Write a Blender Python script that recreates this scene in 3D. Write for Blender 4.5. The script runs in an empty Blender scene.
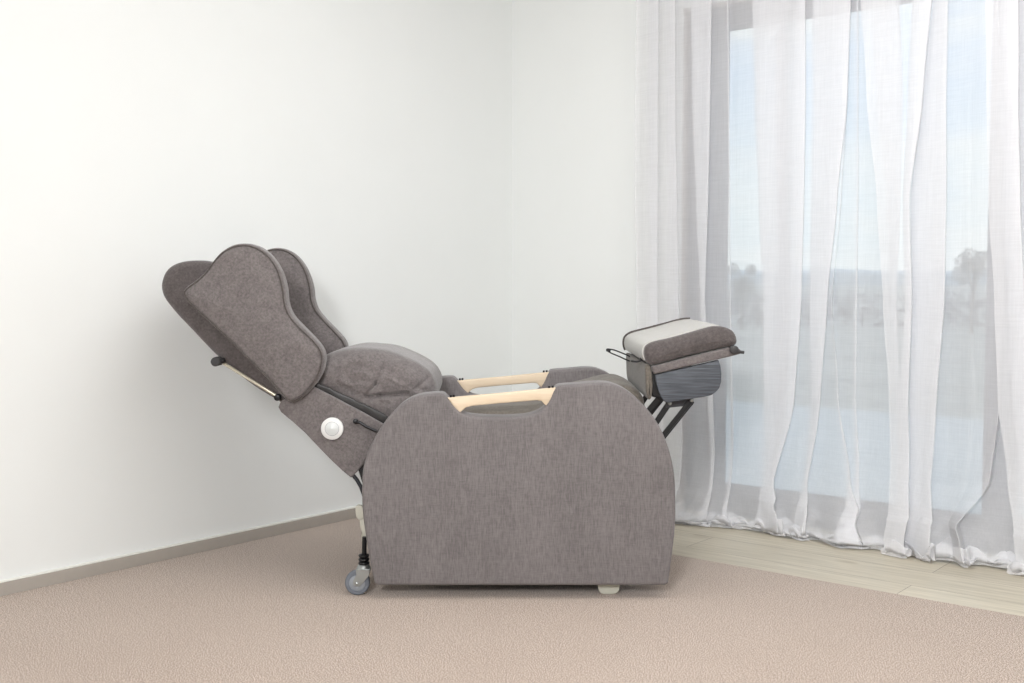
import bpy, bmesh, math, random
from math import sin, cos, radians, pi, sqrt, atan2
from mathutils import Vector, Matrix, noise
random.seed(7)
COL = bpy.context.scene.collection
# ------------------------------------------------------------------ survey of the photograph
F = 1118.0; H = 0.92; PITCH = radians(3.04)
def ray(x, y):
    a = (x-512)/F; b = (341.5-y)/F
    return Vector((a, cos(PITCH)+b*sin(PITCH), -sin(PITCH)+b*cos(PITCH)))
def at(x, y, Y):                     # world point on the vertical plane at distance Y
    d = ray(x, y); t = Y/d.y
    return Vector((d.x*t, Y, H+d.z*t))
ANG = radians(-39.1)
E1 = Vector((cos(ANG), sin(ANG), 0)); E2 = Vector((sin(ANG), -cos(ANG), 0))
def ground(x, y):
    d = ray(x, y); t = -H/d.z
    return Vector((d.x*t, d.y*t, 0))
_g = ground(0, 595)
_k = (_g.x-0)/E2.x
C0 = Vector((0, _g.y-E2.y*_k, 0))     # the room corner on the floor
ROOM = Matrix.Translation(C0) @ Matrix.Rotation(ANG, 4, 'Z')   # local x along window wall, -y into the room
def wall_at(x, y, n):                # (s, z) on a plane n in front of the window wall
    d = ray(x, y)
    o = Vector((0, 0, H))
    t = ((C0+E2*n-o).dot(E2))/d.dot(E2)
    p = o+d*t
    return (p-C0).dot(E1), p.z

# ------------------------------------------------------------------ materials
def lin(c):
    return tuple(((v/255)/12.92 if v/255 <= .04045 else ((v/255+.055)/1.055)**2.4) for v in c)+(1,)
def mat(name):
    m = bpy.data.materials.new(name); m.use_nodes = True
    nt = m.node_tree; return m, nt, nt.nodes['Principled BSDF']
def nd(nt, t, **kw):
    n = nt.nodes.new(t)
    for k, v in kw.items():
        if k in n.inputs: n.inputs[k].default_value = v
        else: setattr(n, k, v)
    return n
def coords(nt, scale=(1, 1, 1)):
    tc = nt.nodes.new('ShaderNodeTexCoord'); mp = nt.nodes.new('ShaderNodeMapping')
    mp.inputs['Scale'].default_value = scale
    nt.links.new(tc.outputs['Object'], mp.inputs['Vector']); return mp.outputs[0]
def ramp(nt, fac, stops):
    r = nt.nodes.new('ShaderNodeValToRGB')
    while len(r.color_ramp.elements) < len(stops): r.color_ramp.elements.new(.5)
    for e, (p, c) in zip(r.color_ramp.elements, stops): e.position = p; e.color = c
    nt.links.new(fac, r.inputs[0]); return r.outputs[0]
def noise_tex(nt, vec, scale, detail=4, rough=.55):
    n = nd(nt, 'ShaderNodeTexNoise'); n.inputs['Scale'].default_value = scale
    n.inputs['Detail'].default_value = detail; n.inputs['Roughness'].default_value = rough
    nt.links.new(vec, n.inputs['Vector']); return n.outputs[0]
def mix(nt, a, b, fac, mode='MIX'):
    m = nt.nodes.new('ShaderNodeMix'); m.data_type = 'RGBA'; m.blend_type = mode
    for s, v in ((m.inputs[0], fac), (m.inputs[6], a), (m.inputs[7], b)):
        if hasattr(v, 'is_linked'): nt.links.new(v, s)
        else: s.default_value = v
    return m.outputs[2]
def bump(nt, b, h, strength, dist=.002):
    n = nt.nodes.new('ShaderNodeBump'); n.inputs['Strength'].default_value = strength
    n.inputs['Distance'].default_value = dist
    nt.links.new(h, n.inputs['Height']); nt.links.new(n.outputs[0], b.inputs['Normal'])
def plain(name, c, rough=.5, metal=0, spec=.5, var=.04, scale=30):
    m, nt, b = mat(name)
    v = noise_tex(nt, coords(nt), scale, 3)
    c = lin(c)
    lo = tuple(x*(1-var) for x in c[:3])+(1,); hi = tuple(min(1, x*(1+var)) for x in c[:3])+(1,)
    nt.links.new(ramp(nt, v, [(.3, lo), (.7, hi)]), b.inputs['Base Color'])
    b.inputs['Roughness'].default_value = rough; b.inputs['Metallic'].default_value = metal
    b.inputs['Specular IOR Level'].default_value = spec
    return m
def fabric(name, base, kind='weave', sheen=.2):
    m, nt, b = mat(name)
    c = lin(base); d = tuple(x*.78 for x in c[:3])+(1,); l = tuple(min(1, x*1.22) for x in c[:3])+(1,)
    if kind == 'weave':
        v1 = noise_tex(nt, coords(nt, (1, 1, .10)), 420, 3, .6)
        v2 = noise_tex(nt, coords(nt, (.12, 1, 1)), 420, 3, .6)
        f = mix(nt, v1, v2, .33)
        v3 = noise_tex(nt, coords(nt, (1, 1, .5)), 9, 4)
    else:
        f = noise_tex(nt, coords(nt), 150, 5, .72)
        v3 = noise_tex(nt, coords(nt), 38, 6, .8)
    col = ramp(nt, f, [(.36, d), (.5, c), (.64, l)])
    big = ramp(nt, v3, [(.3, (.86, .86, .86, 1) if kind == 'weave' else (.70, .69, .70, 1)), (.7, (1.0, 1.0, 1.0, 1))])
    nt.links.new(mix(nt, col, big, 1.0, 'MULTIPLY'), b.inputs['Base Color'])
    b.inputs['Roughness'].default_value = .95; b.inputs['Specular IOR Level'].default_value = .15
    b.inputs['Sheen Weight'].default_value = sheen; b.inputs['Sheen Roughness'].default_value = .45
    bump(nt, b, f, .5, .0012)
    return m
M = {}
M['arm'] = fabric('woven_taupe_fabric', (120, 115, 115))
M['suede'] = fabric('brushed_taupe_fabric', (119, 113, 112), 'suede', .35)
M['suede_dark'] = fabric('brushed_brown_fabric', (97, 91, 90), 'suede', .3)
M['piping'] = fabric('piping_fabric', (92, 86, 83), 'suede', .2)
M['seat'] = fabric('seat_fabric', (116, 110, 102), 'suede', .16)
M['strap'] = plain('dark_webbing', (20, 17, 17), .35)
M['black'] = plain('black_metal', (22, 22, 25), .4, .2)
M['steel_dark'] = plain('dark_painted_steel', (50, 51, 56), .45, .3)
M['grip'] = plain('grey_foam_grip', (62, 61, 62), .8)
M['cream'] = plain('cream_painted_steel', (190, 188, 176), .4)
M['rod'] = plain('pale_metal_rod', (205, 198, 180), .3, .5)
M['silver'] = plain('zinc_plated_steel', (168, 172, 172), .35, .8)
M['rubber'] = plain('grey_rubber_tyre', (104, 109, 118), .6)
M['hub'] = plain('pale_wheel_hub', (150, 155, 162), .4)
M['white'] = plain('white_plastic', (220, 220, 219), .55, var=.01)
M['white_ring'] = plain('pale_grey_plastic', (206, 209, 209), .35, var=.01)
M['glide'] = plain('cream_nylon', (198, 197, 184), .5)
M['cover'] = plain('pale_grey_vinyl', (190, 188, 184), .38, var=.015)

def wood(name, c1, c2, sc, axis=(.08, 1, 1), rough=.45):
    m, nt, b = mat(name)
    v = noise_tex(nt, coords(nt, axis), sc, 6, .6)
    nt.links.new(ramp(nt, v, [(.3, lin(c1)), (.7, lin(c2))]), b.inputs['Base Color'])
    b.inputs['Roughness'].default_value = rough; return m
M['birch'] = wood('birch_plywood', (208, 187, 160), (224, 206, 181), 60)
M['slate'] = wood('grey_woodgrain_laminate', (34, 37, 43), (92, 97, 106), 330, (.03, 1, 1), .5)

def mat_wall():
    m, nt, b = mat('white_wall_paint')
    v = noise_tex(nt, coords(nt), 2.5, 3)
    nt.links.new(ramp(nt, v, [(.3, lin((234, 236, 235))), (.7, lin((236, 238, 237)))]), b.inputs['Base Color'])
    b.inputs['Roughness'].default_value = .85
    bump(nt, b, noise_tex(nt, coords(nt), 350, 2), .06, .0005)
    return m
M['wall'] = mat_wall()
M['skirt'] = plain('taupe_skirting_paint', (170, 163, 155), .5, var=.02)
M['skirt_top'] = plain('white_caulk', (238, 238, 232), .7, var=.01)
M['frame'] = plain('grey_window_aluminium', (112, 112, 122), .45, .2, var=.02)
M['reveal'] = plain('taupe_window_reveal', (182, 172, 168), .7, var=.02)

def mat_carpet():
    m, nt, b = mat('beige_carpet')
    co = coords(nt)
    f = noise_tex(nt, co, 310, 2, .6); g = noise_tex(nt, co, 60, 4, .7); h = noise_tex(nt, co, 3.0, 3)
    c = ramp(nt, f, [(.36, lin((106, 90, 80))), (.5, lin((180, 161, 147))), (.64, lin((232, 216, 203)))])
    c2 = ramp(nt, g, [(.3, (.82, .81, .80, 1)), (.7, (1, 1, 1, 1))])
    c3 = ramp(nt, h, [(.3, (.95, .94, .93, 1)), (.7, (1, 1, 1, 1))])
    nt.links.new(mix(nt, mix(nt, c, c2, 1, 'MULTIPLY'), c3, 1, 'MULTIPLY'), b.inputs['Base Color'])
    b.inputs['Roughness'].default_value = 1; b.inputs['Specular IOR Level'].default_value = .05
    b.inputs['Sheen Weight'].default_value = .25
    bump(nt, b, f, .35, .003)
    return m
M['carpet'] = mat_carpet()
def mat_planks():
    m, nt, b = mat('pale_oak_planks')
    br = nt.nodes.new('ShaderNodeTexBrick')
    br.offset = .37; br.squash = 1
    br.inputs['Scale'].default_value = 1
    br.inputs['Brick Width'].default_value = 1.25; br.inputs['Row Height'].default_value = .19
    br.inputs['Mortar Size'].default_value = .0012; br.inputs['Mortar Smooth'].default_value = .2
    br.inputs['Color1'].default_value = lin((214, 206, 188)); br.inputs['Color2'].default_value = lin((196, 187, 169))
    br.inputs['Mortar'].default_value = lin((128, 114, 96))
    tc = coords(nt); nt.links.new(tc, br.inputs['Vector'])
    g = noise_tex(nt, coords(nt, (.07, 1, 1)), 55, 6, .65)
    gr = ramp(nt, g, [(.3, (.74, .73, .70, 1)), (.7, (1.08, 1.08, 1.08, 1))])
    k = noise_tex(nt, coords(nt, (.35, 1, 1)), 9, 2)
    kr = ramp(nt, k, [(.70, (1, 1, 1, 1)), (.78, (.70, .66, .60, 1))])
    nt.links.new(mix(nt, mix(nt, br.outputs[0], gr, 1, 'MULTIPLY'), kr, 1, 'MULTIPLY'), b.inputs['Base Color'])
    b.inputs['Roughness'].default_value = .42
    return m
M['planks'] = mat_planks()
def mat_sheer():
    m = bpy.data.materials.new('white_sheer_voile'); m.use_nodes = True
    nt = m.node_tree; nt.nodes.clear()
    out = nt.nodes.new('ShaderNodeOutputMaterial')
    d = nt.nodes.new('ShaderNodeBsdfDiffuse'); d.inputs[0].default_value = (.955, .955, .975, 1)
    t = nt.nodes.new('ShaderNodeBsdfTranslucent'); t.inputs[0].default_value = (.955, .955, .975, 1)
    tr = nt.nodes.new('ShaderNodeBsdfTransparent')
    m1 = nt.nodes.new('ShaderNodeMixShader'); m1.inputs[0].default_value = .38
    nt.links.new(d.outputs[0], m1.inputs[1]); nt.links.new(t.outputs[0], m1.inputs[2])
    m2 = nt.nodes.new('ShaderNodeMixShader')
    w1 = noise_tex(nt, coords(nt, (1, 1, .03)), 260, 3, .6)
    w2 = noise_tex(nt, coords(nt, (.05, .05, 1)), 230, 3, .6)
    w = mix(nt, w1, w2, .5)
    a = ramp(nt, w, [(.36, (.57, .57, .57, 1)), (.64, (.63, .63, .63, 1))])
    nt.links.new(a, m2.inputs[0]); nt.links.new(tr.outputs[0], m2.inputs[1]); nt.links.new(m1.outputs[0], m2.inputs[2])
    nt.links.new(m2.outputs[0], out.inputs[0])
    return m
M['sheer'] = mat_sheer()
def mat_glass():
    m = bpy.data.materials.new('window_glass'); m.use_nodes = True
    nt = m.node_tree; nt.nodes.clear()
    out = nt.nodes.new('ShaderNodeOutputMaterial')
    g = nt.nodes.new('ShaderNodeBsdfGlossy'); g.inputs[1].default_value = .02
    tr = nt.nodes.new('ShaderNodeBsdfTransparent'); tr.inputs[0].default_value = (.93, .97, .97, 1)
    fr = nt.nodes.new('ShaderNodeFresnel'); fr.inputs[0].default_value = 1.45
    m2 = nt.nodes.new('ShaderNodeMixShader')
    nt.links.new(fr.outputs[0], m2.inputs[0]); nt.links.new(tr.outputs[0], m2.inputs[1]); nt.links.new(g.outputs[0], m2.inputs[2])
    nt.links.new(m2.outputs[0], out.inputs[0]); return m
M['glass'] = mat_glass()
def mat_noise2(name, c1, c2, sc, axis=(1, 1, 1), rough=.9):
    m, nt, b = mat(name)
    v = noise_tex(nt, coords(nt, axis), sc, 5, .6)
    nt.links.new(ramp(nt, v, [(.35, lin(c1)), (.65, lin(c2))]), b.inputs['Base Color'])
    b.inputs['Roughness'].default_value = rough; b.inputs['Specular IOR Level'].default_value = .2
    return m
M['terrace'] = mat_noise2('pale_blue_grey_terrace', (178, 188, 192), (208, 214, 216), 3, (.3, 2.5, 1), .6)
M['lawn'] = mat_noise2('dry_grass', (150, 152, 146), (182, 182, 174), .8, (.15, 1, 1))
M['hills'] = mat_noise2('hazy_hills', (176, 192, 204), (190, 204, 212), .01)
M['leaf'] = mat_noise2('hazed_green_leaves', (112, 116, 112), (148, 152, 148), 3)  # distance haze is put into the leaf colour, paler and greyer
M['hedge'] = mat_noise2('brown_grey_hedge', (118, 116, 122), (152, 148, 150), 1.2)
M['bark'] = mat_noise2('grey_bark', (98, 92, 88), (130, 122, 116), 6)

# ------------------------------------------------------------------ object helpers
def link(name, bm, m, parent=None, matrix=None, smooth=None):
    me = bpy.data.meshes.new(name)
    bmesh.ops.recalc_face_normals(bm, faces=bm.faces)
    bm.to_mesh(me); bm.free()
    me.materials.append(M[m] if isinstance(m, str) else m)
    o = bpy.data.objects.new(name, me); COL.objects.link(o)
    if parent is not None:
        o.parent = parent
        base = parent
        off = Vector((0, 0, 0))
        while base is not None: off += base.location; base = base.parent
        me.transform(Matrix.Translation(-off))
    if matrix is not None: o.matrix_world = matrix
    if smooth is not None:
        for p in me.polygons: p.use_smooth = True
        me.set_sharp_from_angle(angle=radians(smooth))
    return o
def tag(o, label=None, cat=None, group=None, kind=None):
    for k, v in (('label', label), ('category', cat), ('group', group), ('kind', kind)):
        if v: o[k] = v
    return o
def box(bm, x0, x1, y0, y1, z0, z1, bev=0):
    r = bmesh.ops.create_cube(bm, size=1)
    for v in r['verts']:
        v.co = Vector((x0+(v.co.x+.5)*(x1-x0), y0+(v.co.y+.5)*(y1-y0), z0+(v.co.z+.5)*(z1-z0)))
    if bev:
        es = {e for v in r['verts'] for e in v.link_edges}
        bmesh.ops.bevel(bm, geom=list(es), offset=bev, segments=2, profile=.5, affect='EDGES')
def cyl(bm, p0, p1, r, seg=20, r1=None, bev=0):
    p0 = Vector(p0); p1 = Vector(p1); r1 = r if r1 is None else r1
    d = (p1-p0); q = d.to_track_quat('Z', 'Y').to_matrix()
    rings = []
    L = d.length
    prof = [(0, r-bev), (bev, r), (L-bev, r1), (L, r1-bev)] if bev else [(0, r), (L, r1)]
    for h, rr in prof:
        rings.append([bm.verts.new(p0+q @ Vector((rr*cos(2*pi*i/seg), rr*sin(2*pi*i/seg), h))) for i in range(seg)])
    for a, b in zip(rings, rings[1:]):
        for i in range(seg): bm.faces.new((a[i], a[(i+1) % seg], b[(i+1) % seg], b[i]))
    bm.faces.new(rings[0][::-1]); bm.faces.new(rings[-1])
def tube(bm, pts, r, seg=8, closed=False):
    pts = [Vector(p) for p in pts]; n = len(pts); rings = []
    up = Vector((0, 1, 0))
    for i, p in enumerate(pts):
        a = pts[(i-1) % n] if (closed or i) else p; b = pts[(i+1) % n] if (closed or i < n-1) else p
        t = (b-a).normalized()
        u = t.cross(up)
        if u.length < .1: u = t.cross(Vector((0, 0, 1)))
        u.normalize(); v = t.cross(u).normalized()
        rings.append([bm.verts.new(p+(u*cos(2*pi*k/seg)+v*sin(2*pi*k/seg))*r) for k in range(seg)])
    rng = range(n) if closed else range(n-1)
    for i in rng:
        a, b = rings[i], rings[(i+1) % n]
        for k in range(seg): bm.faces.new((a[k], a[(k+1) % seg], b[(k+1) % seg], b[k]))
    if not closed: bm.faces.new(rings[0][::-1]); bm.faces.new(rings[-1])
def catmull(P, closed=True, sub=8):
    n = len(P); out = []
    for i in range(n if closed else n-1):
        if closed: p = [P[(i+k-1) % n] for k in range(4)]
        else: p = [P[max(0, min(n-1, i+k-1))] for k in range(4)]
        for j in range(sub):
            t = j/sub
            out.append(.5*((2*p[1])+(p[2]-p[0])*t+(2*p[0]-5*p[1]+4*p[2]-p[3])*t*t+(3*p[1]-p[0]-3*p[2]+p[3])*t**3))
    if not closed: out.append(P[-1].copy())
    return out
def resample(P, n, closed=True):
    Q = P+[P[0]] if closed else P
    L = [0]
    for a, b in zip(Q, Q[1:]): L.append(L[-1]+(b-a).length)
    out = []; j = 0; m = n if closed else n-1
    for i in range(n):
        s = L[-1]*i/m
        while j < len(L)-2 and L[j+1] < s: j += 1
        t = (s-L[j])/max(1e-9, L[j+1]-L[j]); out.append(Q[j].lerp(Q[j+1], min(1, t)))
    return out
def outline(px, Y, n=140, smooth=True):
    P = [at(x, y, Y) for x, y in px]; P = [Vector((p.x, p.z)) for p in P]
    if smooth: P = catmull(P)
    P = resample(P, n)
    area = sum(a.x*b.y-b.x*a.y for a, b in zip(P, P[1:]+P[:1]))
    return P if area > 0 else P[::-1]
def inset(P, d, k=1):
    n = len(P); out = []; k = 3 if n > 300 else 1
    for i in range(n):
        t = (P[(i+k) % n]-P[(i-k) % n]); t.normalize()
        out.append(P[i]+Vector((-t.y, t.x))*d)
    return out
def slab(P, Y0, Y1, r, puff=0, fan=True, warp=None, bm=None, steps=5):
    """a padded panel: outline P in the x-z plane, from Y0 to Y1, edges rounded by r, faces puffed"""
    bm = bm or bmesh.new(); n = len(P); loops = []
    cx = sum(p.x for p in P)/n; cz = sum(p.y for p in P)/n; C = Vector((cx, cz))
    def ring(Q, Y): return [bm.verts.new(Vector((q.x, Y, q.y))) for q in Q]
    halves = []
    for sgn, Ye in ((1, Y0), (-1, Y1)):
        rs = []
        for k in range(steps+1):
            a = pi/2*k/steps
            rs.append((inset(P, r*(1-sin(pi/2-a))) if k else P, Ye+sgn*r*(1-sin(a))))
        if fan:
            base = rs[-1][0]
            for f in (.94, .85, .72, .55, .35, .15):
                Q = [C+(q-C)*f for q in base]
                rs.append((Q, Ye-sgn*puff*(1-f**2.2)))
        halves.append(rs)
    seq = [ring(Q, Y) for Q, Y in halves[0][::-1]]
    mid = max(1, int((Y1-Y0)/.03))
    for k in range(1, mid): seq.append(ring(P, Y0+r+(Y1-Y0-2*r)*k/mid))
    seq += [ring(Q, Y) for Q, Y in halves[1]]
    for a, b in zip(seq, seq[1:]):
        for i in range(n): bm.faces.new((a[i], a[(i+1) % n], b[(i+1) % n], b[i]))
    if fan:
        for rg, Ye, sg in ((seq[0], Y0, 1), (seq[-1], Y1, -1)):
            c = bm.verts.new(Vector((C.x, Ye-sg*puff, C.y)))
            for i in range(n): bm.faces.new((rg[i], rg[(i+1) % n], c))
    else:
        fs = [bm.faces.new(seq[0]), bm.faces.new(seq[-1])]
        bmesh.ops.triangulate(bm, faces=fs)
    if warp:
        for v in bm.verts: v.co = warp(v.co)
    return bm

# ------------------------------------------------------------------ the room
ZC = 2.5
def room(name, bm, m, **kw):
    o = link(name, bm, m, **kw); o.matrix_world = ROOM; return o
SEAM = .715
bm = bmesh.new(); box(bm, 0, 5.2, -6.2, 0, -.06, -.006)
tag(room('floor', bm, 'planks'), kind='structure')
bm = bmesh.new(); box(bm, .016, 5.19, -6.19, -SEAM, -.006, 0)
tag(room('carpet', bm, 'carpet'), 'beige speckled cut-pile carpet covering the floor beneath the recliner chair', 'carpet')
bm = bmesh.new(); box(bm, 0, 5.2, -6.2, 0, ZC, ZC+.1)
tag(room('ceiling', bm, 'wall'), kind='structure')
bm = bmesh.new(); box(bm, -.12, 0, -6.2, .14, -.06, ZC+.1)
tag(room('wall_left', bm, 'wall'), kind='structure')
bm = bmesh.new(); box(bm, 5.2, 5.3, -6.3, .14, -.06, ZC+.1)
tag(room('wall_far_right', bm, 'wall'), kind='structure')
bm = bmesh.new(); box(bm, -.12, 5.2, -6.3, -6.2, -.06, ZC+.1)
tag(room('wall_back', bm, 'wall'), kind='structure')
# window opening measured on the wall plane
S0 = wall_at(683, 150, 0)[0]; S1 = wall_at(727.5, 150, -.045)[0]
SM0 = wall_at(985, 400, -.045)[0]; SM1 = wall_at(1010, 400, -.045)[0]
ZT = wall_at(729, 31, -.045)[1]; ZO = ZT+.105; SE = 3.9
ZB = wall_at(847, 498, -.045)[1]
bm = bmesh.new()
box(bm, 0, S0, 0, .14, -.06, ZC+.1); box(bm, S0, SE, 0, .14, ZO, ZC+.1); box(bm, SE, 5.2, 0, .14, -.06, ZC+.1)
tag(room('wall_right', bm, 'wall'), kind='structure')
# skirting
bm = bmesh.new(); box(bm, 0, .014, -6.2, -.001, -.006, .038, .002)
sk = room('baseboard_left', bm, 'skirt'); tag(sk, kind='structure')
bm = bmesh.new(); box(bm, 0, .010, -6.2, -.001, .038, .0435, .001)
tag(room('trim_1', bm, 'skirt_top'), kind='structure')
bm = bmesh.new(); box(bm, .015, S0-.02, -.014, 0, -.006, .038, .002)
tag(room('baseboard_right', bm, 'skirt'), kind='structure')
# window: root = outer frame, children
def win(name, bm, m, parent):
    o = link(name, bm, m); o.parent = parent; return o
bm = bmesh.new()
box(bm, S0, S1-.075, .02, .12, -.01, ZO, .003)
box(bm, S1-.075, SE, .02, .12, ZT+.045, ZO, .003)
box(bm, S1-.075, SE, .02, .12, -.01, .035, .003)
wf = room('window_1', bm, 'frame'); tag(wf, kind='structure')
def sash(a, b, y0, y1, wl, wr):
    bm = bmesh.new()
    box(bm, a, a+wl, y0, y1, .03, ZT+.05, .003); box(bm, b-wr, b, y0, y1, .03, ZT+.05, .003)
    box(bm, a+wl, b-wr, y0+.002, y1-.002, ZT, ZT+.05, .003); box(bm, a+wl, b-wr, y0+.002, y1-.002, .03, ZB, .003)
    o = win('window_sash', bm, 'frame', wf)
    bm = bmesh.new(); box(bm, a+wl-.005, b-wr+.005, (y0+y1)/2-.003, (y0+y1)/2+.003, ZB-.005, ZT+.005)
    g = win('window_pane', bm, 'glass', o)
    return o
sash(S1-.08, SM1, .03, .06, .08, SM1-SM0)
sash(SM0+.01, SE, .075, .105, .09, .08)
bm = bmesh.new(); box(bm, S0-.0, S0+.014, -.004, .02, -.006, ZO, .002); box(bm, S0, SE, -.004, .02, ZO-.014, ZO, .002)
win('window_lining', bm, 'reveal', wf)

# ------------------------------------------------------------------ outside
bm = bmesh.new(); box(bm, -14, 16, .14, 4.4, -.3, -.07)
tag(room('terrace', bm, 'terrace'), kind='structure')
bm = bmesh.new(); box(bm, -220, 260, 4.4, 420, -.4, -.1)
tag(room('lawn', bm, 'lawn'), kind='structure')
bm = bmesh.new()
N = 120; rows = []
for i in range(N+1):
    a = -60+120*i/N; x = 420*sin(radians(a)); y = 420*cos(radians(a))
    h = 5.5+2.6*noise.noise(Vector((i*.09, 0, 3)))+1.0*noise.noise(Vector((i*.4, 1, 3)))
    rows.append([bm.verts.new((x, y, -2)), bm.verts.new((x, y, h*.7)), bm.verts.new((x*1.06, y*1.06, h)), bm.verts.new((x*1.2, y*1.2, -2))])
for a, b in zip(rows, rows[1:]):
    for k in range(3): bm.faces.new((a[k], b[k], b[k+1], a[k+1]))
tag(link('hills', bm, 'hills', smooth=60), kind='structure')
def leaves(bm, c, rx, ry, rz, n, size, rnd):
    for _ in range(n):
        while True:
            p = Vector((rnd.uniform(-1, 1), rnd.uniform(-1, 1), rnd.uniform(-1, 1)))
            if .25 < p.length < 1: break
        q = Vector((c[0]+p.x*rx, c[1]+p.y*ry, c[2]+p.z*rz))
        a = Vector((rnd.uniform(-1, 1), rnd.uniform(-1, 1), rnd.uniform(-1, 1))).normalized()
        b = a.orthogonal().normalized(); s = size*rnd.uniform(.6, 1.4)
        bm.faces.new([bm.verts.new(q+a*s), bm.verts.new(q+b*s*.6), bm.verts.new(q-a*s), bm.verts.new(q-b*s*.6)])
def ground_at(px, Y): p = at(px, 300, Y); return Vector((p.x, Y, -.1))
def tree(px, Y, ytop, ybot, wpx, label, seed, blobs=9):
    rnd = random.Random(seed); base = ground_at(px, Y)
    ztop = at(px, ytop, Y).z; zb = at(px, ybot, Y).z; w = wpx/F*Y/2
    r = bpy.data.objects.new('tree', None); COL.objects.link(r); r.location = base
    tag(r, label, 'tree', 'trees beyond the window')
    bm = bmesh.new()
    top = base+Vector((.1*w, 0, (ztop-base.z)*.7))
    cyl(bm, base, top, w*.10, 10, w*.04)
    for k in range(4):
        a = 2*pi*k/4+rnd.random(); q = top+Vector((cos(a)*w*.6, sin(a)*w*.6, (ztop-base.z)*.12))
        cyl(bm, base+(top-base)*rnd.uniform(.5, .8), q, w*.04, 8, w*.015)
    link('trunk', bm, 'bark', r, smooth=60)
    bm = bmesh.new(); hc = (ztop-zb)/2
    for k in range(blobs):
        a = rnd.uniform(0, 2*pi); q = rnd.uniform(.2, .7)
        c = (base.x+cos(a)*w*q, base.y+sin(a)*w*q, zb+hc*rnd.uniform(.6, 1.55))
        rr = w*rnd.uniform(.32, .5)
        leaves(bm, c, rr, rr, min(rr, hc*.5), 260, w*.055, rnd)
    link('foliage', bm, 'leaf', r)
    return r
tree(972, 22, 243, 300, 44, 'small loose-crowned tree beyond the window at far right', 3)
tree(742, 24, 252, 318, 34, 'low dark tree beyond the glass beside the left window stile', 5)
# hedge: countless leaves, one object
bm = bmesh.new(); rnd = random.Random(2)
for i in range(70):
    x = -4+i*.5; c = Vector((x, 26.0-.15*x*0, .22))
    leaves(bm, (c.x, c.y, .22+.1*rnd.random()), .42, .4, .42+.12*rnd.random(), 90, .085, rnd)
o = link('hedge', bm, 'hedge')
tag(o, 'long low brownish hedge across the lawn beyond the window', 'hedge')

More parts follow.
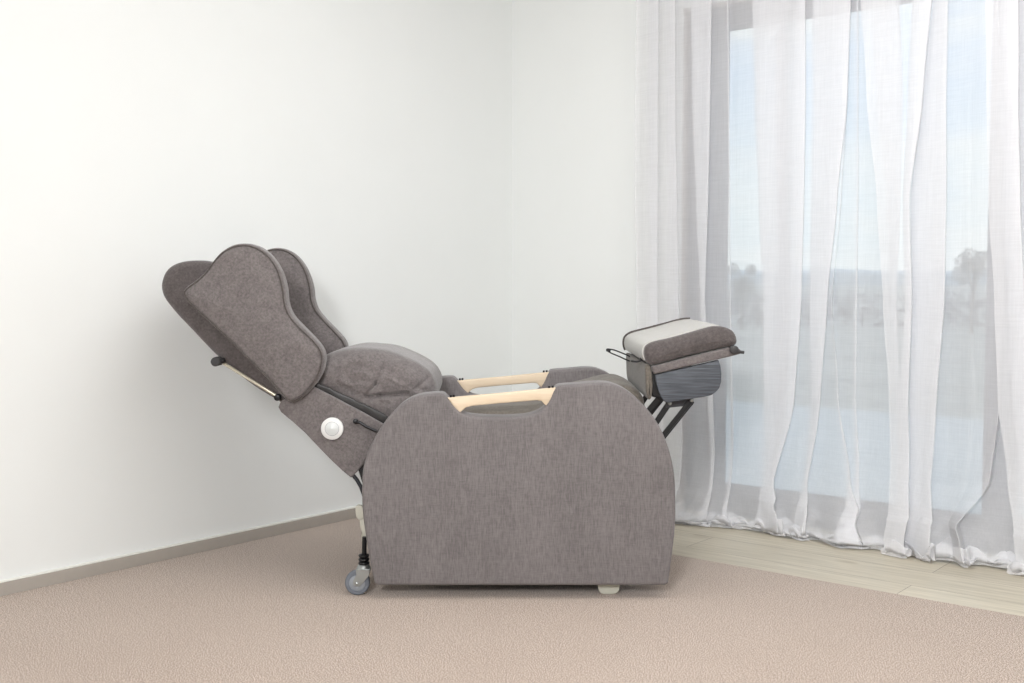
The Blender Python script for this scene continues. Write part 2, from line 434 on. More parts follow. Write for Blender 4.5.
# ------------------------------------------------------------------ curtains
LEV = [-40, 100, 200, 300, 400, 480, 530]
NP = .13
def interp(xs, ys, x):
    if x <= xs[0]: return ys[0]
    if x >= xs[-1]: return ys[-1]
    for i in range(len(xs)-1):
        if xs[i] <= x <= xs[i+1]:
            t = (x-xs[i])/(xs[i+1]-xs[i]); t = t*t*(3-2*t)*.5+t*.5
            return ys[i]+(ys[i+1]-ys[i])*t
HEMPX = [(600, 519), (678, 524), (713, 526), (745, 529), (770, 533), (802, 540), (815, 538), (825, 535), (838, 547), (880, 547), (912, 547), (926, 559), (975, 561), (1024, 563), (1100, 572), (1300, 600)]
_h = []
for x, y in HEMPX:
    g = ground(x, y)-C0; _h.append((g.dot(E1), max(.2, g.dot(E2))))
HS = [a for a, b in _h]; HN = [b for a, b in _h]
def curtain(name, knots, label, seed, flare=(0, 0)):
    """knots: (list of px at the seven levels, offset from the wall)"""
    K = []
    for px, off in knots:
        sz = sorted([wall_at(x, y, NP)[::-1] for x, y in zip(px, LEV)])
        K.append(([a for a, b in sz], [b for a, b in sz], off))
    zs = [2.42-(2.42-.13)*(i/62)**.92 for i in range(63)]
    bm = bmesh.new(); grid = []
    cols = []
    for j in range(len(K)-1):
        w = abs(K[j+1][1][3]-K[j][1][3]); nsub = max(4, min(26, int(w/.006)))
        for k in range(nsub+(1 if j == len(K)-2 else 0)): cols.append((j, k/nsub))
    def pos(j, t, z):
        a = interp(K[j][0], K[j][1], z); b = interp(K[j+1][0], K[j+1][1], z)
        u = t+.07*sin(2*pi*t)*-1          # ease into the turns
        s = a+(b-a)*u; tt = t*t*(3-2*t); n = K[j][2]+(K[j+1][2]-K[j][2])*tt
        gx = noise.noise(Vector((s*7, z*.5, seed)))*.014+noise.noise(Vector((s*38, z*.9, seed+j)))*.002
        return s, n, gx
    for z in zs:
        row = []
        fl = max(0, 1-z/.42)**2.2
        for j, t in cols:
            s, n, gx = pos(j, t, z)
            row.append(bm.verts.new(Vector((s, -(NP+n*(1+.4*fl)+gx+.085*fl), z))))
        grid.append(row)
    # the cloth pooling on the floor: out, back and out again
    for i in range(1, 51):
        q = i/50
        if q < .32: f = q/.32; lay = 4
        elif q < .50: f = 1-(q-.32)/.18*.72; lay = 3
        elif q < .68: f = .28+(q-.50)/.18*.62; lay = 2
        elif q < .84: f = .90-(q-.68)/.16*.5; lay = 1
        else: f = .40+(q-.84)/.16*.57; lay = 0
        row = []
        for ci, (j, t) in enumerate(cols):
            s, n, gx = pos(j, t, .13-.10*q)
            n0 = NP+n*1.4+gx+.085*(1-.13/.42)**2.2
            hn = interp(HS, HN, s)+.020*noise.noise(Vector((s*10, lay*1.1, seed)))
            nn = n0+(max(hn, n0+.012)-n0)*f
            wr = noise.noise(Vector((s*13+q*1.5, q*3.2+lay*4, seed+2)))
            wr2 = noise.noise(Vector((s*30, nn*22, seed+lay)))
            edge = min(1, (1-f)*5+.10)
            zz = -.004+lay*.004+abs(wr)*.080*edge*(1 if lay else .7)*min(1, q*5)+abs(wr2)*.007*edge+.113*(max(0, 1-q/.32)**1.35)
            ss = s+(flare[1]*max(0, (ci/len(cols)-.45)/.55)**1.3-flare[0]*max(0, (.5-ci/len(cols))/.5)**1.3)*min(1, q*2)+.035*noise.noise(Vector((s*6, q*3, seed+9)))*min(1, q*4)
            row.append(bm.verts.new(Vector((ss, -nn, zz))))
        grid.append(row)
    for a, b in zip(grid, grid[1:]):
        for i in range(len(cols)-1): bm.faces.new((a[i], a[i+1], b[i+1], b[i]))
    o = room(name, bm, 'sheer', smooth=180)
    tag(o, label, 'curtain', 'sheer white curtains on the window wall')
    return o
def band(L, R, d=.03): return [(R, d), (L, 0.0)]
def add(*v): return [x for b in v for x in b]
def sh(L, d): return [x+d for x in L]
kA = add([([637, 636, 636, 638, 642, 652, 660], .01)],
         band([648, 648, 649, 650, 654, 662, 668], [662, 661, 661, 660, 664, 672, 676], .02),
         band([668, 667, 668, 669, 676, 682, 690], [679, 679, 680, 681, 684, 688, 694], .025),
         band([690, 692, 695, 700, 708, 714, 716], [716, 714, 712, 709, 717, 721, 726]),
         band([727, 728, 729, 730, 731, 732, 735], [730, 731, 732, 733, 735, 737, 741], .015),
         band([751, 755, 759, 763, 763, 764, 762], [811, 811, 809, 806, 799, 781, 800], .04),
         band([776, 776, 777, 780, 778, 772, 774], [790, 790, 790, 792, 788, 778, 780], .02),
         band([813, 813, 811, 809, 810, 806, 798], [856, 851, 841, 831, 824, 814, 822], .035),
         band([846, 846, 840, 832, 837, 850, 850], [849, 849, 843, 834, 841, 855, 876], .02),
         band([856, 856, 856, 855, 854, 857, 859], [859, 859, 859, 858, 857, 862, 870], .01),
         [([900, 904, 902, 898, 901, 905, 910], .01), ([868, 875, 885, 890, 896, 899, 903], -.01)])
curtain('curtain', kA, 'left length of white sheer curtain hanging behind the leg rest', 1)
kB = add([([865, 873, 883, 889, 895, 897, 900], .055)],
         band([914, 908, 903, 905, 899, 899, 904], [943, 930, 917, 919, 915, 917, 922], .065),
         band([938, 922, 911, 912, 910, 911, 914], [956, 953, 953, 951, 943, 939, 946], .07),
         [([972, 972, 973, 975, 978, 972, 952], .03)],
         band([1001, 1003, 1004, 1006, 1002, 993, 957], [1004, 1006, 1007, 1009, 1005, 996, 962], .06),
         [([1030, 1032, 1034, 1038, 1040, 1046, 1050], .0)])
curtain('curtain', kB, 'middle length of white sheer curtain, trailing farthest over the oak floor strip', 4, (0, .10))
kC = add([([990, 992, 994, 1000, 1003, 1013, 1023], .055)],
         band([1000, 1001, 1003, 1008, 1012, 1020, 1030], [1024, 1024, 1026, 1030, 1034, 1040, 1050], .06),
         band([1026, 1026, 1030, 1034, 1036, 1044, 1050], [1060, 1060, 1062, 1064, 1066, 1072, 1080], .055),
         band([1100]*7, [1130]*7, .06), band([1180]*7, [1215]*7, .06), [([1290]*7, .02)])
curtain('curtain', kC, 'right length of white sheer curtain cut off by the frame edge', 9)
# the loose side hem that sags in an arc
# curtain track
bm = bmesh.new(); box(bm, .3, SE, -.24, -.10, 2.42, 2.46, .003)
t = room('curtain_rail', bm, 'white'); tag(t, 'white ceiling-height curtain rail carrying the sheer curtains', 'curtain rail')
for s in (.5, 1.5, 2.5, 3.5):
    bm = bmesh.new(); box(bm, s, s+.03, -.18, -.15, 2.46, 2.50)
    b_ = link('bracket', bm, 'white'); b_.parent = t

# ------------------------------------------------------------------ the recliner chair
YN = 3.20; YF = 3.84
chair = bpy.data.objects.new('recliner_chair', None); COL.objects.link(chair)
base = (ground(515, 588)); chair.location = (at(515, 583, 3.5).x, 3.52, 0)
tag(chair, 'taupe fabric recliner armchair on casters, tilted back with its leg rest raised', 'recliner')
def part(name, bm, m, parent=None, smooth=50): return link(name, bm, m, parent or chair, smooth=smooth)

ARM = [(378.5, 584.6), (375.7, 583.2), (374.2, 580), (370, 560), (366, 535), (363.3, 515), (362.3, 495), (363, 472), (366, 458), (370.5, 446), (378, 432), (386, 420), (394, 411), (401, 404), (409.5, 398.5), (417, 395.5),
       (425, 394), (436, 393), (442.5, 393.3), (447, 397), (452, 403.5), (458, 410), (465, 414), (480, 416.2), (504, 416.8), (525, 415.5), (537, 412), (545, 406.5), (550, 399), (553.5, 391), (557, 386), (563, 384.8),
       (575, 384), (590, 382.6), (602, 382.2), (611, 383.3), (622, 387.5), (632, 394), (641.6, 402.8), (650, 412.5), (657, 422.5), (663, 434), (668, 447), (672, 462), (674.5, 480), (675.3, 507), (674.5, 530), (672.3, 550), (668.6, 578), (667.6, 582.6), (664.5, 584.6)]
def arm_outline(n=420):
    P = [at(x, y, YN+.012) for x, y in ARM]; P = [Vector((p.x, p.z)) for p in P]
    Q = catmull(P, closed=False, sub=10)
    return resample(Q[::-1] if sum(a.x*b.y-b.x*a.y for a, b in zip(Q, Q[1:]+Q[:1])) < 0 else Q, n)
BAR = [(447.3, 398.2), (460, 397), (500, 393.6), (540, 389.6), (557.3, 387.8), (553.5, 396), (549.5, 402.5), (546.5, 406.3), (544.3, 404.5), (541.5, 401.2), (537, 400.6), (500, 403.6), (472, 406.2), (465.5, 408), (462, 411.2), (459.8, 413.0), (454, 407.5)]
for y0, y1 in ((YN, YN+.085), (YF-.085, YF)):
    a = part('armrest', slab(arm_outline(), y0, y1, .010, 0, False), 'arm', smooth=40)
    P = outline(BAR, YN, 220, False)
    yb = y0+.006 if y0 == YN else y0+.012
    h = part('handle_bar', slab(P, yb, yb+.024, .0035, 0, False, steps=3), 'birch', a, 40)
    for sx, sy in ((450.5, 396.6), (453.5, 396.3), (549.5, 387.4), (553, 387.1)):
        bm = bmesh.new()
        p = at(sx, sy, YN); cyl(bm, (p.x, yb+.012, p.z-.004), (p.x, yb+.012, p.z+.003), .0035, 12)
        part('screw', bm, 'black', h)
# seat: flat through the middle and rising to the knees
SEAT = [(400, 430), (410, 412), (430, 402), (450, 398.5), (480, 396.8), (510, 395.8), (535, 394), (552, 389), (568, 383), (585, 378), (600, 374), (610, 373), (618, 375), (625, 380), (629, 388), (629, 405), (620, 430), (560, 440), (450, 440)]
def seat_warp(co):
    y = (co.y-3.52)/.235
    co.z += .006*(1-y*y)
    co.z += .004*noise.noise(co*14); return co
P = outline(SEAT, YF-.09, 160)
part('seat_cushion', slab(P, YN+.087, YF-.087, .035, 0, False, seat_warp), 'seat')
# base box under the seat, dark lining and underframe
P = outline([(392, 440), (640, 440), (650, 480), (650, 560), (395, 560), (385, 500)], 3.25, 60, False)
part('seat_base', slab(P, YN+.088, YF-.088, .008, 0, False), 'arm')
bm = bmesh.new()
p0 = at(388, 572, 3.25); p1 = at(655, 572, 3.25)
for y in (YN+.10, YF-.13):
    box(bm, p0.x, p1.x, y, y+.03, p0.z-.005, p0.z+.03, .002)
for x in (p0.x+.02, 0, p1.x-.06): box(bm, x, x+.03, YN+.10, YF-.10, p0.z+.0, p0.z+.028, .002)
part('underframe', bm, 'black')
# back shell between the wings
BACK = [(162.3, 288), (163.5, 279), (167.5, 270.5), (174.5, 264.3), (184, 261), (197, 260.4), (210, 262.5), (228, 272), (250, 300), (290, 345), (318, 375), (316, 386), (300, 400), (285, 404), (276.6, 399), (261, 389.5), (247, 379.5), (233.5, 369), (219.5, 356.8), (203, 340.5), (186, 322.5), (174, 309), (165.5, 298)]
def soft(seed, amp, sc):
    def w(co):
        d = noise.noise_vector(co*sc+Vector((seed, 0, 0))); return co+d*amp
    return w
P = outline(BACK, 3.33, 170)
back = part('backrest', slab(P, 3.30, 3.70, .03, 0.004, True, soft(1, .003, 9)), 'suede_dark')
# wings
WING = [(182.3, 292.8), (184.8, 287.7), (191.7, 282.3), (199, 276.5), (205.6, 269.8), (214, 259.2), (222.3, 250.9), (233.4, 244.6), (244.6, 242.9), (255.7, 245.3), (266.8, 252.4), (275.5, 263), (281, 274.5), (284.5, 288.4), (286, 302), (290.5, 314), (300.2, 325.6), (314.1, 339.4), (321.5, 348.6), (324.2, 358), (322, 370), (315.9, 382), (305.8, 394.1), (296, 401.2), (289, 402), (282, 397), (269.6, 382.2), (255, 368), (241.8, 355.4), (216.8, 330.3), (191.7, 306.8), (184.4, 299)]
P = outline(WING, 3.23, 220)
for y0, y1, sg in ((3.225, 3.305, 1), (3.66, 3.74, -1)):
    w = part('headrest_wing', slab(P, y0, y1, .022, .012, True, soft(3+sg, .0025, 10)), 'suede')
    for yy in (y0+.004, y1-.004):
        bm = bmesh.new(); Q = inset(P, .006); Q = resample(Q, 150)
        tube(bm, [Vector((q.x, yy, q.y)) for q in Q], .0022, 6, True)
        for v in bm.verts: v.co = soft(3+sg, .0025, 10)(v.co)
        part('piping', bm, 'piping', w)
# lower side panels with dial
LOW = [(278.2, 407.2), (280.5, 401.5), (296, 393), (314, 387.5), (330, 395.5), (356, 409), (384, 424.5), (379, 431), (374, 440), (369, 453), (363, 464.5), (357, 472), (351, 478), (342, 470.5), (331.5, 460.8), (318, 447), (305.2, 433.2), (292, 421.5), (280.8, 412.3)]
P = outline(LOW, 3.262, 200, False)
for y0, y1 in ((3.262, 3.292), (3.70, 3.73)):
    lp = part('side_panel', slab(P, y0, y1, .005, 0, False, soft(6, .0012, 12)), 'suede')
    if y0 < 3.4: near_low = lp
# back support board behind panels
P = outline([(281, 406), (316, 392), (382, 428), (362, 464), (351, 475)], 3.30, 90, False)
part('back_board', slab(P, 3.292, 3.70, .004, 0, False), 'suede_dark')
c = at(332.6, 428.3, 3.262)
bm = bmesh.new(); cyl(bm, (c.x, 3.262, c.z), (c.x, 3.250, c.z), .0325, 48, bev=.0015)
dl = part('dial', bm, 'white', near_low)
def ringmesh(c, y, r0, r1, h, seg=48):
    bm = bmesh.new(); R = []
    for r, yy in ((r0, y), (r0+.0008, y-h), (r1-.0008, y-h), (r1, y)):
        R.append([bm.verts.new((c.x+r*cos(2*pi*i/seg), yy, c.z+r*sin(2*pi*i/seg))) for i in range(seg)])
    for a, b in zip(R, R[1:]):
        for i in range(seg): bm.faces.new((a[i], a[(i+1) % seg], b[(i+1) % seg], b[i]))
    return bm
bm = ringmesh(c, 3.2505, .0188, .0212, .0008)
g = part('dial_ring', bm, 'hub', near_low)
bm = bmesh.new(); cyl(bm, (c.x, 3.252, c.z), (c.x, 3.2494, c.z), .0182, 40, bev=.0005)
cyl(bm, (c.x, 3.251, c.z), (c.x, 3.2485, c.z), .0050, 24, bev=.0005)
part('dial_button', bm, 'white_ring', near_low)
# latch lever near the armrest
bm = bmesh.new()
tube(bm, [at(355, 421.5, 3.255), at(360, 422.5, 3.252), at(366, 426.5, 3.252), at(377, 431.5, 3.252)], .0045, 8)
cyl(bm, at(355.5, 421.2, 3.262), at(355.5, 421.2, 3.246), .0075, 14, bev=.001)
part('latch_lever', bm, 'black', near_low)
# dark strap between cushion and side panel
ST = [(313.5, 381.5), (320, 384.5), (340, 393), (360, 402.5), (385, 414.5), (392, 420), (388, 427), (376, 423), (350, 409), (330, 398.3), (315, 389.5)]
P = outline(ST, 3.275, 120, False)
part('side_strap', slab(P, 3.275, 3.287, .003, 0, False, soft(2, .0015, 30)), 'strap')
# big loose back cushion, bulging and creased
PIL = [(322, 372), (324, 362), (330, 354.5), (338, 350), (347, 346.8), (358, 345), (368, 344.3), (380, 345.2), (392, 347.2), (404, 350.5), (415, 355), (425, 360.5), (433, 366.5), (438, 373.5), (440.3, 381), (439.3, 389), (436, 396), (428, 410), (412, 425), (396, 424), (372, 410.5), (350, 399.5), (332, 390), (323, 382)]
def pil_warp(co):
    c = Vector((co.x, co.y, co.z))
    n1 = noise.noise(Vector((co.x*9, co.y*9, co.z*9)))
    n2 = abs(noise.noise(Vector((co.x*16+4, co.y*10, co.z*26))))
    n3 = noise.noise(Vector((co.x*40, co.y*30, co.z*60)))
    q = Vector((0, -1 if co.y < 3.5 else 1, 0))
    c += q*(.010*n1-.009*n2+.003*n3)
    c.z += .004*noise.noise(Vector((co.x*12, co.y*8, 3)))
    # creases that run down to the strap
    p1 = at(383, 368, 3.3); p2 = at(368, 397, 3.3)
    for (ax, az, bx, bz, w, dp) in creases:
        dx, dz = bx-ax, bz-az; L2 = dx*dx+dz*dz
        t = max(0, min(1, ((co.x-ax)*dx+(co.z-az)*dz)/L2))
        d = sqrt((co.x-ax-dx*t)**2+(co.z-az-dz*t)**2)
        if co.y < 3.42: c.y += dp*math.exp(-(d/w)**2)
    return c
def cr(x0, y0, x1, y1, w, dp):
    a = at(x0, y0, 3.3); b = at(x1, y1, 3.3); return (a.x, a.z, b.x, b.z, w, dp)
creases = [cr(366, 397, 380, 395, .006, .016), cr(380, 395, 408, 394, .006, .014), cr(382, 366, 376, 384, .005, .008), cr(376, 384, 366, 396, .005, .009),
           cr(384, 367, 397, 377, .007, .010), cr(424, 371, 431, 388, .005, .014), cr(415, 390, 426, 380, .006, .010), cr(340, 385, 356, 396, .009, .008), cr(336, 360, 350, 356, .008, .006),
           cr(412, 384, 424, 390, .005, .010), cr(345, 372, 360, 366, .010, .006)]
Pp = outline(PIL, 3.53, 220)
def dense_slab(P, Y0, Y1, r, puff, warp):
    """like slab, but with many rings so that creases can be shaped in"""
    bm = bmesh.new(); n = len(P)
    C = Vector((sum(p.x for p in P)/n, sum(p.y for p in P)/n)); seq = []
    for sgn, Ye in ((1, Y0), (-1, Y1)):
        rs = []
        for k in range(9):
            a = pi/2*k/8; rs.append((inset(P, r*(1-cos(a))*.8) if k else P, Ye+sgn*r*(1-sin(a))))
        b_ = rs[-1][0]
        for k in range(1, 34):
            f = 1-k/34; rs.append(([C+(q-C)*f for q in b_], Ye-sgn*puff*(1-f**2)))
        seq.append([[bm.verts.new(Vector((q.x, Y, q.y))) for q in Q] for Q, Y in rs])
    full = seq[0][::-1]
    for k in range(1, 14): full.append([bm.verts.new(Vector((q.x, Y0+r+(Y1-Y0-2*r)*k/14, q.y))) for q in P])
    full += seq[1]
    for a, b in zip(full, full[1:]):
        for i in range(n): bm.faces.new((a[i], a[(i+1) % n], b[(i+1) % n], b[i]))
    for rg, Y in ((full[0], Y0-puff), (full[-1], Y1+puff)):
        cv = bm.verts.new(Vector((C.x, Y, C.y)))
        for i in range(n): bm.faces.new((rg[i], rg[(i+1) % n], cv))
    for v in bm.verts: v.co = warp(v.co)
    return bm
bc = part('back_cushion', dense_slab(Pp, 3.285, 3.715, .085, .004, pil_warp), 'suede', smooth=180)
bm = bmesh.new()
SM = catmull([at(x, y, 3.30) for x, y in ((385, 366), (381, 370), (379, 378), (374, 386), (367, 396))], False, 6)
# push handle at the back: a U of pale rod with a foam grip across
bm = bmesh.new()
a = at(279, 397.5, 3.30); b = at(221.5, 362, 3.30); c2 = at(215, 362, 3.30); g2 = at(215.5, 361.8, 3.27)
tube(bm, [(a.x, 3.30, a.z), (b.x, 3.30, b.z), (g2.x+.01, 3.303, g2.z+.002), (g2.x, 3.32, g2.z), (g2.x, 3.5, g2.z), (g2.x, 3.68, g2.z), (g2.x+.01, 3.697, g2.z+.002), (b.x, 3.70, b.z), (a.x, 3.70, a.z)], .0048, 10)
ph = part('push_handle', bm, 'rod')
bm = bmesh.new(); g = at(215.5, 361.8, 3.27)
cyl(bm, (g.x, 3.265, g.z), (g.x, 3.735, g.z), .0135, 24, bev=.002)
part('foam_grip', bm, 'grip', ph)
bm = bmesh.new(); a = at(277.5, 397.5, 3.29); cyl(bm, (a.x, 3.285, a.z), (a.x, 3.31, a.z), .010, 16, bev=.001)
part('clamp', bm, 'black', ph); bm = bmesh.new()
a = at(224.5, 360, 3.29); b = at(218, 362.5, 3.29); tube(bm, [a, b], .008, 10)
part('clamp', bm, 'black', ph)

# rear frame: curved struts, brackets
for y in (3.275, 3.765):
    bm = bmesh.new()
    def off(x, yy): p = at(x, yy, 3.275); return Vector((p.x, y, p.z))
    tube(bm, [off(*q) for q in ((352, 474), (357, 480), (361, 487), (364.5, 497), (367, 512), (369, 530))], .006, 8)
    st = part('frame_strut', bm, 'steel_dark')
    bm = bmesh.new()
    P = [at(x, yy, 3.275) for x, yy in ((358, 470), (369, 455), (374, 480), (370, 500), (365, 492))]
    vs = [[bm.verts.new(Vector((p.x, y+dy, p.z))) for p in P] for dy in (.004, .012)]
    bm.faces.new(vs[0][::-1]); bm.faces.new(vs[1])
    for i in range(5): bm.faces.new((vs[0][i], vs[0][(i+1) % 5], vs[1][(i+1) % 5], vs[1][i]))
    part('hinge_plate', bm, 'black')
    P = outline([(355.5, 507.5), (357.5, 505.5), (361, 505.8), (363.5, 508.5), (364, 514), (363, 519), (359.5, 520), (356.8, 518), (355.5, 513)], 3.262, 60)
    bb = slab(P, y-.013, y+.005, .003, 0, False, steps=3)
    P = outline([(359, 519.5), (364, 519), (365.5, 524), (367, 532), (368, 543.5), (362, 543.5), (361, 539), (361.5, 533), (360, 527)], 3.262, 80, False)
    slab(P, y-.010, y+.002, .002, 0, False, bm=bb, steps=3)
    part('frame_bracket', bb, 'cream')
# casters
def caster(yc, dx=0.0):
    w0 = at(357.2, 583.2, 3.245); cx = w0.x+dx; R = .0365; cz = R
    bm = bmesh.new()
    prof = [(-.013, .024), (-.013, .0325), (-.010, .0358), (-.004, .0365), (.004, .0365), (.010, .0358), (.013, .0325), (.013, .024)]
    rings = [[bm.verts.new((cx+r*cos(2*pi*i/48), yc+d, cz+r*sin(2*pi*i/48))) for i in range(48)] for d, r in prof]
    for a, b in zip(rings, rings[1:]+rings[:1]):
        for i in range(48): bm.faces.new((a[i], a[(i+1) % 48], b[(i+1) % 48], b[i]))
    cs = part('caster', bm, 'rubber', smooth=40)
    bm = bmesh.new(); cyl(bm, (cx, yc-.0115, cz), (cx, yc+.0115, cz), .0245, 36, bev=.002)
    cyl(bm, (cx, yc-.0135, cz), (cx, yc+.0135, cz), .012, 24, bev=.002)
    part('wheel_hub', bm, 'hub', cs)
    sx = at(363.5, 560, 3.245).x+dx
    bm = bmesh.new()
    for s in (-1, 1):
        P = [(cx-.010, cz-.004), (cx-.011, cz+.008), (sx-.020, cz+.026), (sx-.022, cz+.040), (sx+.018, cz+.040), (sx+.016, cz+.024), (cx+.011, cz-.006), (cx, cz-.010)]
        y0 = yc+s*.0165; vs = [[bm.verts.new((x, y0+d, z)) for x, z in P] for d in (-.0014, .0014)]
        bm.faces.new(vs[0][::-1]); bm.faces.new(vs[1])
        for i in range(8): bm.faces.new((vs[0][i], vs[0][(i+1) % 8], vs[1][(i+1) % 8], vs[1][i]))
    box(bm, sx-.022, sx+.018, yc-.018, yc+.018, cz+.0385, cz+.042, .001)
    cyl(bm, (sx-.001, yc, cz+.041), (sx-.001, yc, cz+.053), .021, 30, .017, bev=.002)
    part('fork', bm, 'silver', cs, 35)
    bm = bmesh.new(); cyl(bm, (cx, yc-.021, cz), (cx, yc+.021, cz), .0045, 12, bev=.001); part('axle', bm, 'silver', cs)
    bm = bmesh.new()
    for k in range(3): cyl(bm, (sx, yc, cz+.053+k*.011), (sx, yc, cz+.0615+k*.011), .0165, 24, bev=.003)
    cyl(bm, (sx, yc, cz+.05), (sx+.002, yc, cz+.135), .007, 14)
    part('stem', bm, 'black', cs)
caster(3.255); caster(3.785)
# front glides
for y in (3.27, 3.77):
    a = at(608, 582, 3.27)
    P = [Vector((a.x+u, v)) for u, v in ((-.036, .062), (-.034, .035), (-.029, .012), (-.024, .004), (-.015, .0005), (.015, .0005), (.026, .004), (.032, .012), (.035, .035), (.036, .062))]
    P = resample(P, 80)
    part('glide_foot', slab(P, y-.016, y+.016, .003, 0, False, steps=3), 'glide')
    bm = bmesh.new(); box(bm, a.x-.03, a.x+.03, y-.02, y+.02, .06, .09, .002); part('foot_bracket', bm, 'black')

# leg rest -------------------------------------------------
YL0, YL1 = 3.22, 3.80
CUS = [(644.6, 352), (646, 347), (650, 343.8), (656, 341.6), (667, 338.9), (680, 335.5), (693.8, 331.9), (705, 328.8), (715.6, 326.6), (725, 327), (732.8, 330.3), (736.6, 336.6), (737, 343), (733, 346.3), (726, 347.3), (710, 351), (693.8, 355.1), (673, 360.4), (656, 364.6), (650.5, 365), (646.8, 361.6), (645, 357)]
P = outline(CUS, YL0, 200)
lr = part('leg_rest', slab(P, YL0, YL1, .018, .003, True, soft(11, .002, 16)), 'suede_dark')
# pale vinyl cover stretched over its top and rounded rear end, edged with piping
top_px = [(646.5, 361), (645, 357), (644.6, 352), (646, 347), (650, 343.8), (656, 341.6), (667, 338.9), (680, 335.5), (693.8, 331.9), (705, 328.8), (714, 326.9), (721, 326.6)]
T = [at(x, y, YL0) for x, y in top_px]; T = catmull([Vector((p.x, 0, p.z)) for p in T], False, 6)
cen = at(690, 346, YL0)
bm = bmesh.new(); cols = []
NY = 24
def offp(i, d):
    a = T[max(0, i-1)]; b = T[min(len(T)-1, i+1)]; t = (b-a).normalized(); return T[i]+Vector((-t.z, 0, t.x))*d
for i in range(len(T)):
    o1 = offp(i, .0035); o0 = offp(i, -.004)
    row = [bm.verts.new((o0.x, YL0+.030, o0.z))]
    for k in range(NY+1):
        y = YL0+.030+(YL1-YL0-.052)*k/NY; row.append(bm.verts.new((o1.x, y, o1.z+.0015*noise.noise(Vector((o1.x*20, y*12, 0))))))
    row.append(bm.verts.new((o0.x, YL1-.022, o0.z))); cols.append(row)
for a, b in zip(cols, cols[1:]):
    for k in range(len(a)-1): bm.faces.new((a[k], a[k+1], b[k+1], b[k]))
part('top_cover', bm, 'cover', lr, 60)
bm = bmesh.new()
tube(bm, [Vector((offp(i, .004).x, YL1-.018, offp(i, .004).z)) for i in range(len(T))], .005, 8)
part('piping', bm, 'piping', lr); bm = bmesh.new()
bm.free()
BRD = [(652, 366.5), (690, 356.9), (728, 347.6), (737, 347.5), (741, 350), (740.5, 354), (730, 356.8), (693.8, 364.9), (655, 374.2), (652.3, 371)]
P = outline(BRD, YL0+.004, 160, False)
part('leg_rest_board', slab(P, YL0+.004, YL1-.004, .006, 0, False), 'suede')
bm = bmesh.new(); a = at(733.8, 349.8, YL0); b = at(740, 352.6, YL0)
cyl(bm, (a.x, YL0-.012, a.z), (a.x, YL0+.03, a.z), .0125, 24, bev=.002)
tube(bm, [(a.x, YL0+.006, a.z-.004), (b.x+.013, YL0+.006, b.z)], .0045, 10)
part('pivot_knob', bm, 'grip', lr)
SLT = [(655, 374.8), (687, 367.4), (718.8, 360.2), (720.6, 366), (721.6, 374), (721.3, 382), (719.5, 388), (716, 392), (711.4, 395.2), (704, 397), (695, 398.2), (667.5, 402.8), (664, 401.2), (661, 396.5), (658.5, 391), (656.3, 383)]
P = outline(SLT, YL0+.012, 160, False)
for y0 in (YL0+.012, YL1-.032):
    part('side_plate', slab(P, y0, y0+.02, .002, 0, False, steps=3), 'slate')
P = outline([(650.5, 371), (656, 374), (661, 390), (664, 399), (652.5, 397), (651, 385)], YL0+.03, 80, False)
part('leg_rest_gap_shade', slab(P, YL0+.03, YL1-.03, .003, 0, False), 'black')  # black block standing in for the shaded gap between calf pad and side plate
# calf pad, its face seen at a slant
CALF = [(640, 363), (645.5, 360), (650.5, 364), (652, 372.5), (652.6, 385), (651.3, 397), (648.8, 399.4), (647.0, 398), (645, 385), (642.5, 375)]
CALF = [(645.5, 366), (648, 364.8), (651.2, 366.5), (652.2, 373), (652.8, 385), (652, 396), (650.3, 399.6), (648.4, 399), (646.2, 391), (645.6, 378)]
P = outline(CALF, YL0+.012, 100)
part('calf_pad', slab(P, YL0+.012, YL1-.01, .008, 0, False), 'seat')
# cord loop
Yc = YL1-.14
def loop(yy): return [at(x, y, yy) for x, y in ((636, 361.5), (629, 360.8), (620, 356.8), (612, 353.5), (608, 351.2), (606.6, 349.8), (608, 349), (614, 350), (621, 352.6), (628, 355.6), (634, 359.5))]
bm = bmesh.new(); tube(bm, catmull(loop(Yc), False, 5), .0022, 8)
part('cord_loop', bm, 'black', lr); bm = bmesh.new()
tube(bm, catmull([at(x, y, YL0+.10) for x, y in ((631, 361), (636, 361.6), (640.5, 360.6), (641.6, 357.5), (644, 357.5))], False, 5), .003, 8)
part('cord', bm, 'black', lr)
bm = bmesh.new(); tube(bm, [at(606.4, 350, Yc), at(610.5, 351, Yc)], .0042, 10); part('cord_tip', bm, 'black', lr)
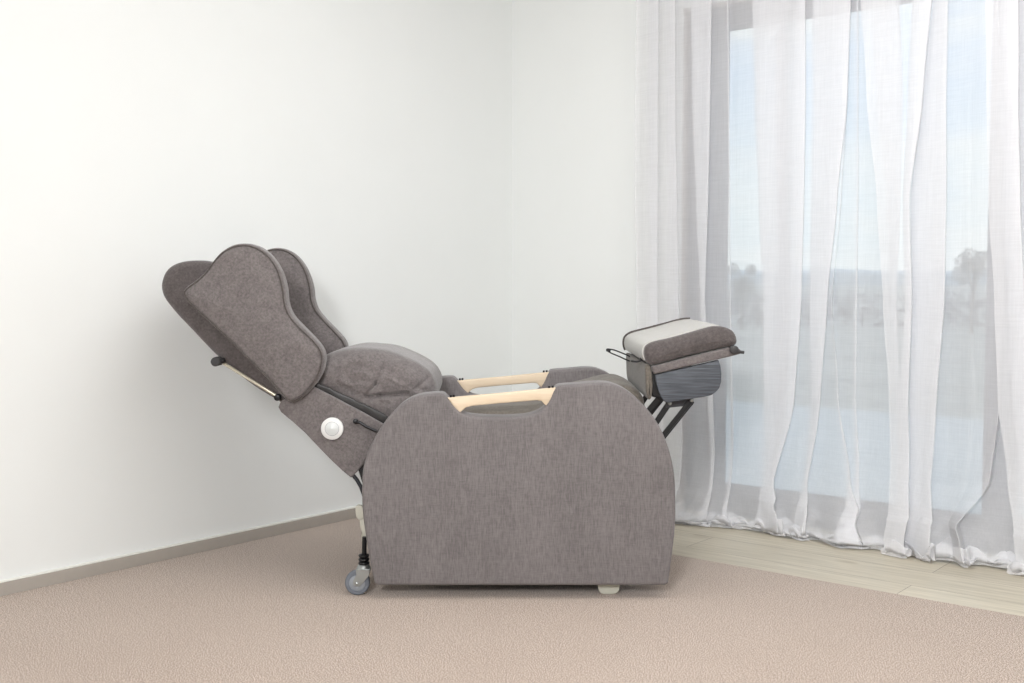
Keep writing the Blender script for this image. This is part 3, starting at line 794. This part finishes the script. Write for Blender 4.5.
# scissor linkage bars carrying the leg rest
def barlink(bm, x0, y0, x1, y1, Y, w, th=.006):
    a = at(x0, y0, Y); b = at(x1, y1, Y); d = (b-a).normalized(); nrm = Vector((-d.z, 0, d.x))*w/2
    P = [a-nrm, b-nrm, b+nrm, a+nrm]
    v0 = [bm.verts.new(Vector((p.x, Y, p.z))) for p in P]; v1 = [bm.verts.new(Vector((p.x, Y+th, p.z))) for p in P]
    bm.faces.new(v0[::-1]); bm.faces.new(v1)
    for i in range(4): bm.faces.new((v0[i], v0[(i+1) % 4], v1[(i+1) % 4], v1[i]))
for Yb in (YL0+.06, YL1-.09):
    f = (YL0+.03)
    def q(bmx, x0, y0, x1, y1, w, dy=0, th=.006):
        a = at(x0, y0, f); b = at(x1, y1, f); d = (b-a).normalized(); nr = Vector((-d.z, 0, d.x))*w/2
        P = [a-nr, b-nr, b+nr, a+nr]
        v0 = [bmx.verts.new(Vector((p.x, Yb+dy, p.z))) for p in P]; v1 = [bmx.verts.new(Vector((p.x, Yb+dy+th, p.z))) for p in P]
        bmx.faces.new(v0[::-1]); bmx.faces.new(v1)
        for i in range(4): bmx.faces.new((v0[i], v0[(i+1) % 4], v1[(i+1) % 4], v1[i]))
    for seg in ((693, 401, 640, 467, .017, -.012), (670, 405.5, 632, 462, .017, 0), (663, 397, 626, 441, .015, .012)):
        bm = bmesh.new(); q(bm, *seg[:4], seg[4], seg[5]); 
        if seg[0] == 693: q(bm, 694.5, 403, 660, 446, .004, -.015, .012)
        lb = part('link_bar', bm, 'black')
    bm = bmesh.new()
    q(bm, 667, 405.6, 694, 402.6, .020, -.006, .006); q(bm, 668, 401, 694, 398.2, .006, -.014, .02)
    br = part('link_bracket', bm, 'steel_dark')
    for x, y in ((670.5, 403.8), (692.5, 400.6)):
        bm = bmesh.new()
        a = at(x, y, f); cyl(bm, (a.x, Yb-.020, a.z), (a.x, Yb+.01, a.z), .0055, 14, bev=.001)
        part('bolt', bm, 'silver', br)

# ------------------------------------------------------------------ light
def area(name, loc, target, size, energy, color=(1, 1, 1), sy=None):
    l = bpy.data.lights.new(name, 'AREA'); l.energy = energy; l.color = color; l.size = size
    if sy: l.shape = 'RECTANGLE'; l.size_y = sy
    o = bpy.data.objects.new(name, l); COL.objects.link(o); o.location = loc
    o.rotation_euler = (Vector(target)-Vector(loc)).to_track_quat('-Z', 'Y').to_euler(); return o
area('studio_softbox', (-.7, -1.2, 2.0), (1.8, 4.3, .8), .6, 130, (1, 1, 1))
area('wall_fill', (2.1, .1, 1.9), (-.3, 4.2, .4), 1.6, 12, (1, 1, 1))  # added unseen fill, evens out the left wall behind the chair
area('overhead_fill', (.6, 2.4, 2.46), (.6, 2.4, 0), 1.8, 40, (1, 1, 1))  # added overhead fill in place of ceiling bounce; no visible fitting

w = bpy.data.worlds.new('sky'); bpy.context.scene.world = w; w.use_nodes = True
nt = w.node_tree; bg = nt.nodes['Background']
tc = nt.nodes.new('ShaderNodeTexCoord'); mp = nt.nodes.new('ShaderNodeMapping')
mp.inputs['Scale'].default_value = (1.6, 1.6, 9)
nt.links.new(tc.outputs['Generated'], mp.inputs['Vector'])
cl = noise_tex(nt, mp.outputs[0], 2.3, 6, .55)
sep = nt.nodes.new('ShaderNodeSeparateXYZ'); nt.links.new(tc.outputs['Generated'], sep.inputs[0])
grad = ramp(nt, sep.outputs['Z'], [(0.0, (.80, .88, .92, 1)), (.06, (.76, .88, .95, 1)), (.20, (.56, .72, .95, 1)), (.7, (.62, .72, .9, 1))])
cm = ramp(nt, cl, [(.42, (0, 0, 0, 1)), (.62, (1, 1, 1, 1))])
nt.links.new(mix(nt, grad, (.93, .95, .96, 1), cm), bg.inputs['Color'])
bg.inputs['Strength'].default_value = 1.28

# ------------------------------------------------------------------ camera
cd = bpy.data.cameras.new('camera'); cam = bpy.data.objects.new('camera', cd); COL.objects.link(cam)
cd.sensor_width = 36; cd.lens = 36*F/1024; cd.clip_end = 2000; cd.clip_start = .05
cam.location = (0, 0, H); cam.rotation_euler = (pi/2-PITCH, 0, 0)
sc = bpy.context.scene; sc.camera = cam
sc.view_settings.view_transform = 'Standard'; sc.view_settings.look = 'None'
sc.view_settings.gamma = 1; sc.view_settings.use_curve_mapping = False
sc.view_settings.exposure = -0.17
sc.cycles.max_bounces = 10; sc.cycles.transparent_max_bounces = 24
sc.cycles.use_denoising = True
